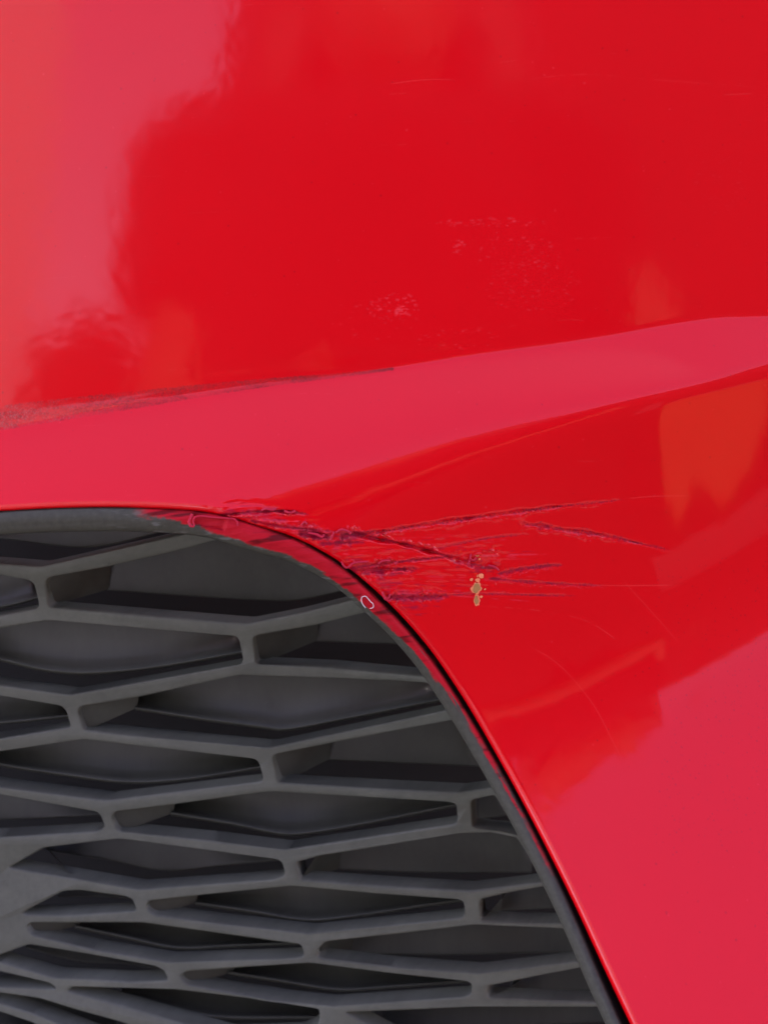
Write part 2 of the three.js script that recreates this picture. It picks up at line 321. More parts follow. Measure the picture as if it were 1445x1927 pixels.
{
  const NV = 40, NU = 1500, col = new Float32Array(NU * NV * 3);
  const at = (i) => { const f = i / (NU - 1) * (rimPoints.length - 1), k = Math.min(rimPoints.length - 2, Math.floor(f)), t = f - k, a = rimPoints[k], b = rimPoints[k + 1], o = {}; for (const n in a) o[n] = mix(a[n], b[n], t); return o; };
  const g = gridGeometry(NU, NV, (i, j) => {
    const r = at(i), base = form(r.x, r.y);
    let u, dz, wallBack = 0, out = 0;
    if (j < 4) { u = 0; dz = -0.0095 * (1 - j / 4) - 0.0012; out = (4 - j) * 5; }
    else if (j < 34) { u = (j - 4) / 29; const q = clamp((u - 0.45) / 0.55); dz = -0.0012 + 0.0006 * Math.sin(Math.PI * Math.min(1, u * 1.6)) - 0.0042 * (1 - Math.sqrt(Math.max(0, 1 - q * q))); }
    else { u = 1; dz = -0.0056; wallBack = (j - 33) / 6 * 0.03; }
    const x = r.x + r.nx * (r.gap + u * r.wide - out), y = r.y + r.ny * (r.gap + u * r.wide - out);
    const zone = sstep(150, 330, r.x) * sstep(800, 690, r.x);
    if (j > 4 && j < 34) {
      dz += zone * 0.0011 * fbm(x * 0.008, y * 0.05 + x * 0.006, 3, 5) * sstep(1, 0.5, u);
      dz += 0.00012 * fbm(x * 0.15, y * 0.15, 2, 6);
      if (r.x > 362 && r.x < 430 && u > 0.08 && u < 0.55) dz -= 0.0012 * sstep(362, 370, r.x) * sstep(432, 424, r.x);   // torn window
    }
    // red transfer: a broken smear along the outer half
    const str = sstep(230, 330, r.x) * (1 - 0.45 * sstep(740, 900, r.x)) * sstep(1095, 1000, r.x);
    const edgeU = mix(0.70, 0.30, sstep(680, 900, r.x)) * (r.x < 430 ? mix(0.5, 1, sstep(300, 430, r.x)) : 1);
    let m = str * sstep(0.16, -0.16, u - edgeU + 0.28 * fbm(r.x * 0.02 + 3, u * 3, 3, 7) + 0.12 * fbm(x * 0.12, y * 0.12, 2, 1));
    m *= sstep(-0.42, -0.05, fbm(r.x * 0.015, u * 4 + r.x * 0.004, 3, 9) + 0.20 * (1 - sstep(720, 820, r.x)) - 0.10 * sstep(900, 1000, r.x));
    if (j < 4) m *= 0.3 * j / 4; if (j > 32) m = 0;
    m = sstep(0.12, 0.62, m + 0.4 * fbm(x * 0.02, y * 0.055, 4, 12)) * sstep(0, 0.08, m);
    const grey = (j < 4 ? 0.015 : 0.052) * (1 + 0.35 * fbm(x * 0.1, y * 0.1, 3, 3)), pale = 0.05 * zone * sstep(0.15, 0.3, fbm(x * 0.03, y * 0.15, 3, 14));
    const k = 3 * (i * NV + j), dark = 1 - 0.7 * sstep(0.08, 0.3, fbm(x * 0.009, y * 0.06 + x * 0.006, 4, 21));
    col[k] = mix(grey + pale, 0.40 * dark, m); col[k + 1] = mix(grey * 0.98 + pale, 0.003 * dark, m); col[k + 2] = mix(grey * 0.72 + pale, 0.012 * dark, m);
    const p = on(x, y, base + dz); return p.addScaledVector(FWD, -wallBack);
  });
  g.setAttribute('color', new THREE.BufferAttribute(col, 3));
  const rim = part('grille_surround', g, new THREE.MeshPhysicalMaterial({ vertexColors: true, roughness: 0.6, specularIntensity: 0.3, side: THREE.DoubleSide }), car);
  tag(rim, 'black plastic rim of the grille opening smeared with red paint');
}

// ---------------------------------------------------------------- grille: one moulded honeycomb with a slanted blade behind each opening
const NG = V(-Math.sin(4 * RAD) * Math.cos(13 * RAD), Math.sin(13 * RAD), Math.cos(4 * RAD) * Math.cos(13 * RAD));
const OG = on(640, 1080, -0.020);
const face = (x, y, back = 0) => on(x, y, -back - 0.011 + 1.1 * ((y - 1400) * 0.00021) ** 2, NG, OG);   // dished from top to bottom
const plastic = (c, r) => new THREE.MeshStandardMaterial({ color: new THREE.Color(c, c, c * 0.97), roughness: r, side: THREE.DoubleSide });
function grainMaps() {
  const W = 512, a = new Uint8Array(W * W * 4), b = new Uint8Array(W * W * 4);
  const tile = (i, j, f, z) => { const u = i / W, v = j / W; return mix(mix(fbm(u * f, v * f, 3, z), fbm((u - 1) * f, v * f, 3, z), u), mix(fbm(u * f, (v - 1) * f, 3, z), fbm((u - 1) * f, (v - 1) * f, 3, z), u), v); };
  for (let j = 0; j < W; j++) for (let i = 0; i < W; i++) {
    const k = 4 * (j * W + i), c = clamp(0.80 + 0.35 * tile(i, j, 7, 1) + 0.25 * tile(i, j, 40, 2) + 0.06 * (rnd() - 0.5), 0.3, 1);
    a[k] = 255 * c; a[k + 1] = 255 * c; a[k + 2] = 250 * c; b[k] = b[k + 1] = b[k + 2] = clamp(128 + 160 * tile(i, j, 90, 3) + 30 * (rnd() - 0.5), 0, 255); a[k + 3] = b[k + 3] = 255;
  }
  for (let n = 0; n < 260; n++) { const i = Math.floor(rnd() * W), j = Math.floor(rnd() * W), L = 1 + Math.floor(rnd() * rnd() * 9), up = rnd() < 0.6 ? 1.35 : 0.75; for (let q = 0; q < L; q++) { const k = 4 * (((j + (q >> 2)) % W) * W + (i + q) % W); for (let c = 0; c < 3; c++) a[k + c] = Math.min(255, a[k + c] * up); } }
  const tex = (d) => { const t = new THREE.DataTexture(d, W, W); t.wrapS = t.wrapT = THREE.RepeatWrapping; t.magFilter = t.minFilter = THREE.LinearFilter; t.needsUpdate = true; return t; };
  return [tex(a), tex(b)];
}
const [grain, bumps] = grainMaps();
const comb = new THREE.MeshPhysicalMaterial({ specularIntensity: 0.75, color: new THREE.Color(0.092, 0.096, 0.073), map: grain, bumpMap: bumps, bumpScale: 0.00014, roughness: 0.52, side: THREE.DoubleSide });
const shadedBladeMat = new THREE.MeshPhysicalMaterial({ specularIntensity: 0.6, color: new THREE.Color(0.042, 0.043, 0.032), map: grain, bumpMap: bumps, bumpScale: 0.00006, roughness: 0.45, side: THREE.DoubleSide });  // same plastic as the ribs, darkened to paint shade into the cells

// each cell: o = opening (from the left, along the top, round and back along the bottom), l = lower edge of the blade, left to right;
// deep: the blade stops far back and a floor shows below it; wall: top and bottom of the far corner of a slanted left cheek
const CELLS = [
  { o: [[-160, 1013], [0, 992], [121, 985], [242, 984], [330, 992], [352, 1004], [74, 1067], [0, 1061], [-160, 1052]], l: [[-160, 1008], [0, 1012], [173, 1028], [330, 992]], deep: 1 },
  { o: [[-160, 1066], [0, 1083], [52, 1092], [64, 1099], [73, 1139], [69, 1146], [0, 1159], [-160, 1185]], l: [[-160, 1154], [0, 1140], [80, 1120]] },
  { o: [[85, 1097], [92, 1087], [208, 1066], [345, 1034], [440, 1008], [530, 1042], [600, 1062], [650, 1092], [692, 1122], [560, 1155], [464, 1174], [290, 1160], [96, 1144], [91, 1138]], l: [[202, 1109], [498, 1128], [556, 1128], [641, 1111], [720, 1090]], wall: [[208, 1066], [206, 1109]], deep: 1 },
  { o: [[-160, 1204], [0, 1183], [93, 1168], [443, 1198], [449, 1204], [457, 1243], [451, 1251], [131, 1308], [0, 1290], [-160, 1262]], l: [[-160, 1206], [0, 1238], [80, 1257], [150, 1264], [230, 1260], [311, 1250], [460, 1224]] },
  { o: [[476, 1203], [480, 1197], [599, 1176], [700, 1150], [740, 1180], [800, 1262], [800, 1273], [623, 1256], [482, 1250]], l: [[594, 1205], [744, 1210], [830, 1212]], wall: [[599, 1176], [597, 1205]], deep: 1 },
  { o: [[147, 1338], [152, 1330], [263, 1312], [450, 1271], [600, 1276], [727, 1281], [805, 1286], [845, 1336], [512, 1406], [498, 1407], [242, 1383], [157, 1374]], l: [[255, 1330], [380, 1350], [498, 1366], [530, 1370], [658, 1348], [840, 1312]], wall: [[263, 1312], [258, 1332]] },
  { o: [[-160, 1284], [0, 1310], [114, 1329], [124, 1338], [133, 1369], [0, 1390], [-160, 1405]], l: [[-160, 1368], [0, 1358], [140, 1344]] },
  { o: [[-160, 1434], [0, 1415], [156, 1392], [478, 1429], [486, 1435], [495, 1466], [488, 1471], [199, 1506], [0, 1481], [-160, 1455]], l: [[-160, 1402], [0, 1436], [130, 1456], [242, 1469], [346, 1464], [500, 1440]] },
  { o: [[513, 1428], [518, 1420], [623, 1399], [855, 1355], [905, 1440], [930, 1482], [865, 1491], [727, 1484], [523, 1473]], l: [[618, 1428], [760, 1434], [940, 1442]], wall: [[623, 1399], [621, 1428]], deep: 1 },
  { o: [[209, 1538], [216, 1528], [332, 1514], [500, 1491], [524, 1491], [841, 1510], [858, 1514], [860, 1544], [855, 1551], [536, 1599], [400, 1582], [222, 1564]], l: [[322, 1528], [440, 1548], [540, 1567], [600, 1562], [692, 1546], [870, 1510]], wall: [[332, 1514], [326, 1530]] },
  { o: [[-160, 1470], [0, 1496], [183, 1529], [191, 1539], [197, 1558], [183, 1564], [0, 1575], [-160, 1582]], l: [[-160, 1548], [68, 1539], [200, 1532]], deep: 1 },
  { o: [[17, 1633], [83, 1596], [224, 1579], [519, 1618], [530, 1623], [536, 1647], [515, 1655], [260, 1674], [150, 1655]], l: [[88, 1598], [200, 1616], [316, 1637], [420, 1627], [540, 1616]], wall: [[83, 1596], [95, 1600]], deep: 1 },
  { o: [[42, 1718], [118, 1678], [150, 1676], [237, 1688], [249, 1693], [257, 1715], [120, 1722], [50, 1722]], l: [[110, 1686], [180, 1686], [260, 1690]], deep: 1 },
  { o: [[274, 1708], [280, 1696], [374, 1686], [548, 1668], [700, 1682], [864, 1694], [872, 1699], [874, 1722], [866, 1728], [581, 1757], [430, 1740], [288, 1722]], l: [[368, 1697], [470, 1712], [581, 1729], [660, 1722], [808, 1700], [880, 1690]], wall: [[374, 1686], [370, 1698]] },
  { o: [[556, 1624], [600, 1612], [865, 1569], [940, 1567], [970, 1575], [1025, 1660], [883, 1677], [720, 1667], [564, 1656]], l: [[640, 1634], [800, 1640], [1000, 1640]], wall: [[640, 1607], [640, 1634]], deep: 1 },
  { o: [[886, 1508], [900, 1503], [930, 1497], [975, 1572], [960, 1568], [888, 1556]], l: [[900, 1540], [970, 1530]], deep: 1 },
  { o: [[901, 1694], [960, 1680], [1028, 1668], [1066, 1738], [980, 1737], [904, 1733]], l: [[940, 1712], [1060, 1706]], wall: [[945, 1684], [942, 1712]], deep: 1 },
  { o: [[596, 1790], [612, 1773], [760, 1757], [891, 1741], [1000, 1746], [1070, 1749], [1100, 1808], [899, 1832], [740, 1820], [600, 1803]], l: [[660, 1790], [800, 1795], [1080, 1790]], wall: [[665, 1768], [662, 1790]], deep: 1 },
  { o: [[50, 1744], [58, 1737], [160, 1737], [266, 1737], [531, 1774], [566, 1778], [572, 1799], [552, 1803], [316, 1811], [180, 1788], [60, 1760]], l: [[142, 1741], [240, 1762], [332, 1781], [440, 1777], [570, 1772]], wall: [[160, 1737], [146, 1742]] },
  { o: [[-30, 1801], [0, 1798], [54, 1778], [170, 1797], [291, 1819], [308, 1827], [316, 1845], [240, 1847], [100, 1840], [0, 1811]], l: [[50, 1782], [150, 1808], [230, 1812], [312, 1824]], deep: 1 },
  { o: [[338, 1838], [350, 1829], [450, 1822], [582, 1813], [730, 1832], [880, 1848], [887, 1854], [886, 1870], [874, 1876], [620, 1893], [500, 1880], [350, 1853]], l: [[430, 1828], [520, 1842], [640, 1860], [740, 1854], [890, 1843]], wall: [[450, 1822], [436, 1830]] },
  { o: [[916, 1857], [1000, 1840], [1105, 1819], [1145, 1888], [1040, 1884], [918, 1878]], l: [[960, 1866], [1140, 1860]], wall: [[965, 1848], [963, 1866]], deep: 1 },
  { o: [[127, 1866], [135, 1858], [330, 1863], [470, 1880], [600, 1900], [600, 1925], [560, 1945], [430, 1950], [240, 1895]], l: [[230, 1868], [330, 1895], [400, 1910], [600, 1912]] },
  { o: [[-160, 1796], [0, 1829], [95, 1851], [107, 1862], [0, 1857], [-160, 1840]], l: [[-160, 1826], [0, 1838], [100, 1852]], deep: 1 },
  { o: [[-160, 1855], [0, 1869], [75, 1880], [150, 1903], [230, 1925], [320, 1960], [200, 1960], [60, 1907], [0, 1888], [-160, 1870]], l: [[0, 1876], [80, 1898], [220, 1935]], deep: 1 },
  { o: [[648, 1906], [760, 1902], [882, 1896], [1000, 1896], [1134, 1896], [1170, 1950], [1000, 1985], [780, 1975]], l: [[720, 1925], [900, 1930], [1150, 1920]], deep: 1 },
  { o: [[-160, 1890], [0, 1905], [60, 1925], [110, 1950], [-160, 1960]], l: [[-160, 1920], [0, 1925], [100, 1945]], deep: 1 },
];
function rounded(pts, r, Kind) {
  const s = new Kind(), n = pts.length, at = (i) => pts[(i + n) % n];
  for (let i = 0; i < n; i++) {
    const [x, y] = at(i), a = at(i - 1), b = at(i + 1), la = Math.hypot(a[0] - x, a[1] - y), lb = Math.hypot(b[0] - x, b[1] - y), ra = Math.min(r, la * 0.45), rb = Math.min(r, lb * 0.45);
    const p = [x + (a[0] - x) / la * ra, y + (a[1] - y) / la * ra], q = [x + (b[0] - x) / lb * rb, y + (b[1] - y) / lb * rb];
    if (i) s.lineTo(...p); else s.moveTo(...p);
    s.quadraticCurveTo(x, y, ...q);
  }
  s.closePath(); return s;
}
{
  const outline = [...rimPoints.filter((_, i) => i % 12 === 0).map((r) => [r.x - r.nx * 40, r.y - r.ny * 40]), [1380, 2330], [-460, 2330]];
  const sh = new THREE.Shape(outline.map(([x, y]) => new THREE.Vector2(x, y)));
  for (const c of CELLS) sh.holes.push(rounded(c.o, 7, THREE.Path));
  const DEEP = 32, BV = 5;
  const g0 = new THREE.ExtrudeGeometry(sh, { depth: DEEP, bevelEnabled: true, bevelThickness: BV, bevelSize: 3.5, bevelOffset: -3.5, bevelSegments: 3, curveSegments: 4 });
  const p = g0.attributes.position, uv = g0.attributes.uv, UNIT = 0.00021;
  for (let i = 0; i < p.count; i++) {
    const x = p.getX(i), y = p.getY(i), q = face(x, y).addScaledVector(FWD, (p.getZ(i) - DEEP - BV) * UNIT);
    p.setXYZ(i, q.x, q.y, q.z); uv.setXY(i, q.x * 9 + q.z * 5, q.y * 9);
  }
  g0.deleteAttribute('normal');
  const g = toCreasedNormals(g0, 0.7);
  const grille = part('grille', g, comb, car);
  tag(grille, 'black plastic honeycomb grille of long hexagonal openings');
  for (const c of CELLS) {
    const NU = 40, NV = 12, low = spline(c.l, NU), geos = [];
    const xl = c.l[0][0], xr = c.l.at(-1)[0];
    // the upper edge of the opening over the blade
    const upper = c.o.slice(); const minI = 0; let hi = [];
    let rightmost = upper.reduce((m, q, i) => (q[0] > upper[m][0] ? i : m), 0);
    for (let i = minI; i <= rightmost; i++) hi.push(upper[i]);
    hi = hi.filter((q, i) => !i || q[0] > hi[i - 1][0] + 0.5);
    const top = curveAt(hi.length > 1 ? hi : upper.slice(0, 2));
    const dT = c.deep ? 0.026 : 0.018, dL = c.deep ? 0.022 : 0.0080, lipR = c.deep ? 0.0006 : 0.0013, lipY = c.deep ? 2 : 6;
    geos.push(gridGeometry(NU, NV + 8, (i, j) => {
      const [x, y] = low[i], yt = Math.min(top(x), y - 3) - 14;
      if (j < NV) {
        const v = j / (NV - 1), sag = c.deep ? 0 : 0.0016 * Math.sin(Math.PI * v) - 0.0014 * sstep(0.82, 1, v);
        return face(x, mix(yt, y, v), mix(dT, dL, v) + sag);
      }
      if (j < NV + 6) { const th = (j - NV + 1) / 6 * Math.PI; return face(x, y + lipY * Math.sin(th), dL - (c.deep ? 0 : 0.0014) + lipR * (1 - Math.cos(th))); }
      return face(x, y - 4 * (j - NV - 5), dL + 0.006 * (j - NV - 5));
    }, (i, j, q) => [q.x * 9 + 0.3, q.y * 9 + q.z * 7]));
    if (c.wall) {
      const [a, b] = c.wall, o = c.o, t0 = o[1], b0 = o.at(-1);
      geos.push(gridGeometry(10, 8, (i, j) => {
        const u = i / 9, v = j / 7, x0 = mix(t0[0], b0[0], v) - 2, y0 = mix(t0[1] - 6, b0[1] + 4, v), x1 = mix(a[0], b[0], v), y1 = mix(a[1] - 10, b[1], v);
        return face(mix(x0, x1, u), mix(y0, y1, u), mix(0.0022, dL + 0.0004, u));
      }, (i, j, q) => [q.x * 9, q.y * 9]));
    }
    part('grille_blade', mergeGeometries(geos), shadedBladeMat, grille);
  }
  // what lies behind: a near-black sheet, coloured to stand in for deep shade in the gaps
  const backing = gridGeometry(13, 41, (i, j) => face(-700 + 200 * i, 720 + 45 * j, 0.065));
  part('dark_backing', backing, new THREE.MeshStandardMaterial({ color: new THREE.Color(0.012, 0.012, 0.010), roughness: 0.95, side: THREE.DoubleSide }), car);
}

// ---------------------------------------------------------------- chips, curls and flakes of paint
function patch(name, pts, lift, thick, material, parent, wob = 0.12) {
  const sh = rounded(pts.map(([x, y], i) => [x + wob * (ns(i * 1.7, x) * 10), y + wob * (ns(y, i * 2.3) * 10)]), 2.2, THREE.Shape);
  const g = new THREE.ExtrudeGeometry(sh, { depth: 1, bevelEnabled: true, bevelThickness: 0.6, bevelSize: 0.8, bevelOffset: -0.8, bevelSegments: 2, curveSegments: 5 });
  const p = g.attributes.position;
  for (let i = 0; i < p.count; i++) { const x = p.getX(i), y = p.getY(i), q = on(x, y, form(x, y) + damage(x, y) + lift + thick * (p.getZ(i) - 1) + 0.00006 * fbm(x * 0.3, y * 0.3, 2)); p.setXYZ(i, q.x, q.y, q.z); }
  g.deleteAttribute('normal'); g.deleteAttribute('uv');
  return part(name, toCreasedNormals(g, 0.8), material, parent);
}
const primer = new THREE.MeshStandardMaterial({ color: new THREE.Color(0.74, 0.20, 0.08), roughness: 0.7 });
const filler = new THREE.MeshStandardMaterial({ color: new THREE.Color(0.34, 0.17, 0.045), roughness: 0.85 });
const blob = (cx, cy, rx, ry, n, rough, s) => Array.from({ length: n }, (_, i) => { const t = i / n * 6.2832, r = 1 + rough * ns(s + Math.cos(t) * 1.6, s * 2 + Math.sin(t) * 1.6) * 2; return [cx + rx * r * Math.cos(t), cy + ry * r * Math.sin(t)]; });
for (const [cx, cy, rx, ry, s] of [[897, 1107, 10, 12, 3], [896, 1130, 6, 11, 8]]) {
  const c = patch('paint_chip', blob(cx, cy, rx, ry, 16, 0.28, s), 0.00022, 0.00015, primer, bumper); tag(c, 'orange chip where the red paint is knocked off');
  patch('chip_core', blob(cx, cy, rx * 0.68, ry * 0.72, 12, 0.3, s + 1), 0.00042, 0.00015, filler, bumper);
}
for (const [cx, cy, rx, ry, s] of [[905, 1084, 5, 4.2, 5], [887, 1091, 3, 3.2, 6], [899, 1092, 5, 4, 11], [898, 1084, 1.4, 3, 12], [905, 1123, 3, 2.4, 14], [898, 1046, 4, 1.7, 15], [902, 1052, 2, 2.2, 16], [912, 1109, 1.6, 1.6, 17]])
  patch('paint_chip', blob(cx, cy, rx, ry, 9, 0.25, s), 0.00022, 0.00015, primer, bumper);
function curl(name, pts, r, lift, material, parent) {     // a shaving lying on the surface; pts: [x, y, extra lift in units]
  const c = new THREE.CatmullRomCurve3(pts.map(([x, y, z = 0]) => on(x, y, form(x, y) + lift + z * MM)));
  const g = new THREE.TubeGeometry(c, pts.length * 8, r * MM, 7), p = g.attributes.position;
  for (let i = 0; i < p.count; i++) { const q = V(p.getX(i), p.getY(i), p.getZ(i)), n = 1.6 * MM * r * 0.35; p.setXYZ(i, q.x + n * ns(q.x * 900, q.y * 900), q.y + n * ns(q.y * 900, q.z * 900, 4), q.z); }
  g.computeVertexNormals(); return part(name, g, material, parent);
}
const whiteThread = new THREE.MeshStandardMaterial({ color: new THREE.Color(0.62, 0.56, 0.54), roughness: 0.6 });
const surround = car.children.find((m) => m.name === 'grille_surround');
tag(curl('paint_shaving', [[688, 1144], [683, 1138, 1], [680, 1130, 2], [681, 1124, 3], [687, 1122, 3], [692, 1126, 3], [697, 1132, 2], [702, 1137, 2], [702, 1143, 1], [696, 1145]], 0.75, -0.0004, whiteThread, surround), 'pale curled shaving of paint on the rim');
curl('paint_shaving', [[600, 1076], [606, 1081, 1], [614, 1083]], 1.3, -0.0035, whiteThread, surround);
curl('paint_shaving', [[362, 968, 2], [359, 976, 4], [356, 984, 4], [360, 990, 3], [365, 990, 1]], 2.4, -0.0010, tornPaint, surround);
curl('paint_shaving', [[366, 990, 2], [364, 980, 4], [368, 973, 5], [380, 971, 4], [400, 973, 4], [425, 975, 4], [442, 977, 4], [447, 983, 3], [448, 990, 1]], 1.6, -0.0010, tornPaint, surround);
for (const pts of [[[642, 1057, 2], [646, 1064, 5], [652, 1068, 4], [660, 1064, 4], [668, 1055, 2]], [[660, 1062, 2], [672, 1058, 4], [690, 1057, 3]], [[712, 1060, 2], [722, 1055, 5], [734, 1055, 3]], [[743, 1057, 2], [744, 1062, 4], [748, 1056, 3]], [[720, 1114, 2], [722, 1122, 5], [726, 1128, 4], [732, 1124, 4], [734, 1118, 2]], [[724, 1124, 3], [732, 1131, 4], [738, 1126, 2]], [[628, 1000, 2], [625, 1010, 5], [622, 1016, 3]], [[632, 1002, 2], [640, 997, 4], [652, 998, 4], [660, 1004, 2]], [[580, 1003, 2], [596, 1006, 4], [606, 1010, 4], [610, 1006, 2]], [[884, 1052, 2], [882, 1058, 6], [880, 1063, 7], [884, 1066, 4]], [[886, 1043, 1], [884, 1050, 4], [890, 1054, 4], [896, 1050, 3]], [[918, 1064, 2], [930, 1067, 4], [938, 1073, 2]], [[492, 960, 1], [500, 957, 3], [512, 959, 3], [520, 957, 1]], [[536, 962, 1], [546, 965, 4], [556, 962, 1]], [[568, 988, 1], [573, 982, 4], [578, 986, 2]]])
  curl('paint_shaving', pts, 1.7 + 0.6 * rnd(), 0.0001, tornPaint, bumper);

// ---------------------------------------------------------------- the rest of the car, out of view behind the panel
{
  const g = new RoundedBoxGeometry(1.7, 0.62, 3.4, 6, 0.12); g.translate(-0.55, 0.63, -1.9);
  part('car_body', g, plainRed, car);
  const b = new RoundedBoxGeometry(1.4, 0.5, 1.8, 6, 0.2); b.translate(-0.55, 1.15, -2.4); part('cabin', b, plastic(0.03, 0.2), car);
}

// ---------------------------------------------------------------- what the paint mirrors: ground, the person with the phone, a tree, a house, and added shapes that tint the reflections
{
  const g = new THREE.PlaneGeometry(160, 160, 1, 1); g.rotateX(-Math.PI / 2);
  const u = g.attributes.uv; for (let i = 0; i < u.count; i++) u.setXY(i, u.getX(i) * 160, u.getY(i) * 160);
  const m = new THREE.MeshStandardMaterial({ color: new THREE.Color(0.26, 0.25, 0.22), map: grain, bumpMap: bumps, bumpScale: 0.003, roughness: 0.95 });
  const o = new THREE.Mesh(g, m); o.name = 'ground'; o.userData.kind = 'structure'; scene.add(o);
}
// bodies: a smooth join of tapered capsules, meshed as a surface net
function sculpt(field, lo, hi, cell) {
  const n = [0, 1, 2].map((k) => Math.ceil((hi[k] - lo[k]) / cell) + 1), F = new Float32Array(n[0] * n[1] * n[2]), I = (i, j, k) => (i * n[1] + j) * n[2] + k;
  for (let i = 0; i < n[0]; i++) for (let j = 0; j < n[1]; j++) for (let k = 0; k < n[2]; k++) F[I(i, j, k)] = field(lo[0] + i * cell, lo[1] + j * cell, lo[2] + k * cell);
  const vid = new Int32Array(F.length).fill(-1), pos = [], ix = [];
  const C = [[0, 0, 0], [1, 0, 0], [0, 1, 0], [1, 1, 0], [0, 0, 1], [1, 0, 1], [0, 1, 1], [1, 1, 1]], E = [[0, 1], [2, 3], [4, 5], [6, 7], [0, 2], [1, 3], [4, 6], [5, 7], [0, 4], [1, 5], [2, 6], [3, 7]];
  for (let i = 0; i < n[0] - 1; i++) for (let j = 0; j < n[1] - 1; j++) for (let k = 0; k < n[2] - 1; k++) {
    let s = [0, 0, 0], c = 0; const f = C.map(([a, b, d]) => F[I(i + a, j + b, k + d)]);
    for (const [a, b] of E) if ((f[a] < 0) !== (f[b] < 0)) { const t = f[a] / (f[a] - f[b]); for (let q = 0; q < 3; q++) s[q] += mix(C[a][q], C[b][q], t); c++; }
    if (c) { vid[I(i, j, k)] = pos.length / 3; pos.push(lo[0] + (i + s[0] / c) * cell, lo[1] + (j + s[1] / c) * cell, lo[2] + (k + s[2] / c) * cell); }
  }
  const quad = (a, b, c, d, flip) => { if (flip) ix.push(a, c, b, a, d, c); else ix.push(a, b, c, a, c, d); };
  for (let i = 1; i < n[0] - 1; i++) for (let j = 1; j < n[1] - 1; j++) for (let k = 1; k < n[2] - 1; k++) {
    const a = F[I(i, j, k)] < 0;
    if (a !== (F[I(i + 1, j, k)] < 0)) quad(vid[I(i, j - 1, k - 1)], vid[I(i, j, k - 1)], vid[I(i, j, k)], vid[I(i, j - 1, k)], !a);
    if (a !== (F[I(i, j + 1, k)] < 0)) quad(vid[I(i - 1, j, k - 1)], vid[I(i - 1, j, k)], vid[I(i, j, k)], vid[I(i, j, k - 1)], !a);
    if (a !== (F[I(i, j, k + 1)] < 0)) quad(vid[I(i - 1, j - 1, k)], vid[I(i, j - 1, k)], vid[I(i, j, k)], vid[I(i - 1, j, k)], !a);
  }
  const g = new THREE.BufferGeometry(); g.setAttribute('position', new THREE.Float32BufferAttribute(pos, 3)); g.setIndex(ix); g.computeVertexNormals(); return g;
}
const cap = (a, b, ra, rb) => (x, y, z) => {
  const ux = b[0] - a[0], uy = b[1] - a[1], uz = b[2] - a[2], t = clamp(((x - a[0]) * ux + (y - a[1]) * uy + (z - a[2]) * uz) / (ux * ux + uy * uy + uz * uz + 1e-9));
  return Math.hypot(x - a[0] - t * ux, y - a[1] - t * uy, z - a[2] - t * uz) - mix(ra, rb, t);
};
const join = (list, k) => (x, y, z) => { let d = 1e3; for (const f of list) { const e = f(x, y, z), h = Math.max(0, k - Math.abs(d - e)) / k; d = Math.min(d, e) - h * h * k * 0.25; } return d; };
const egg = (c, r) => (x, y, z) => { const q = Math.hypot((x - c[0]) / r[0], (y - c[1]) / r[1], (z - c[2]) / r[2]); return (q - 1) * Math.min(...r); };
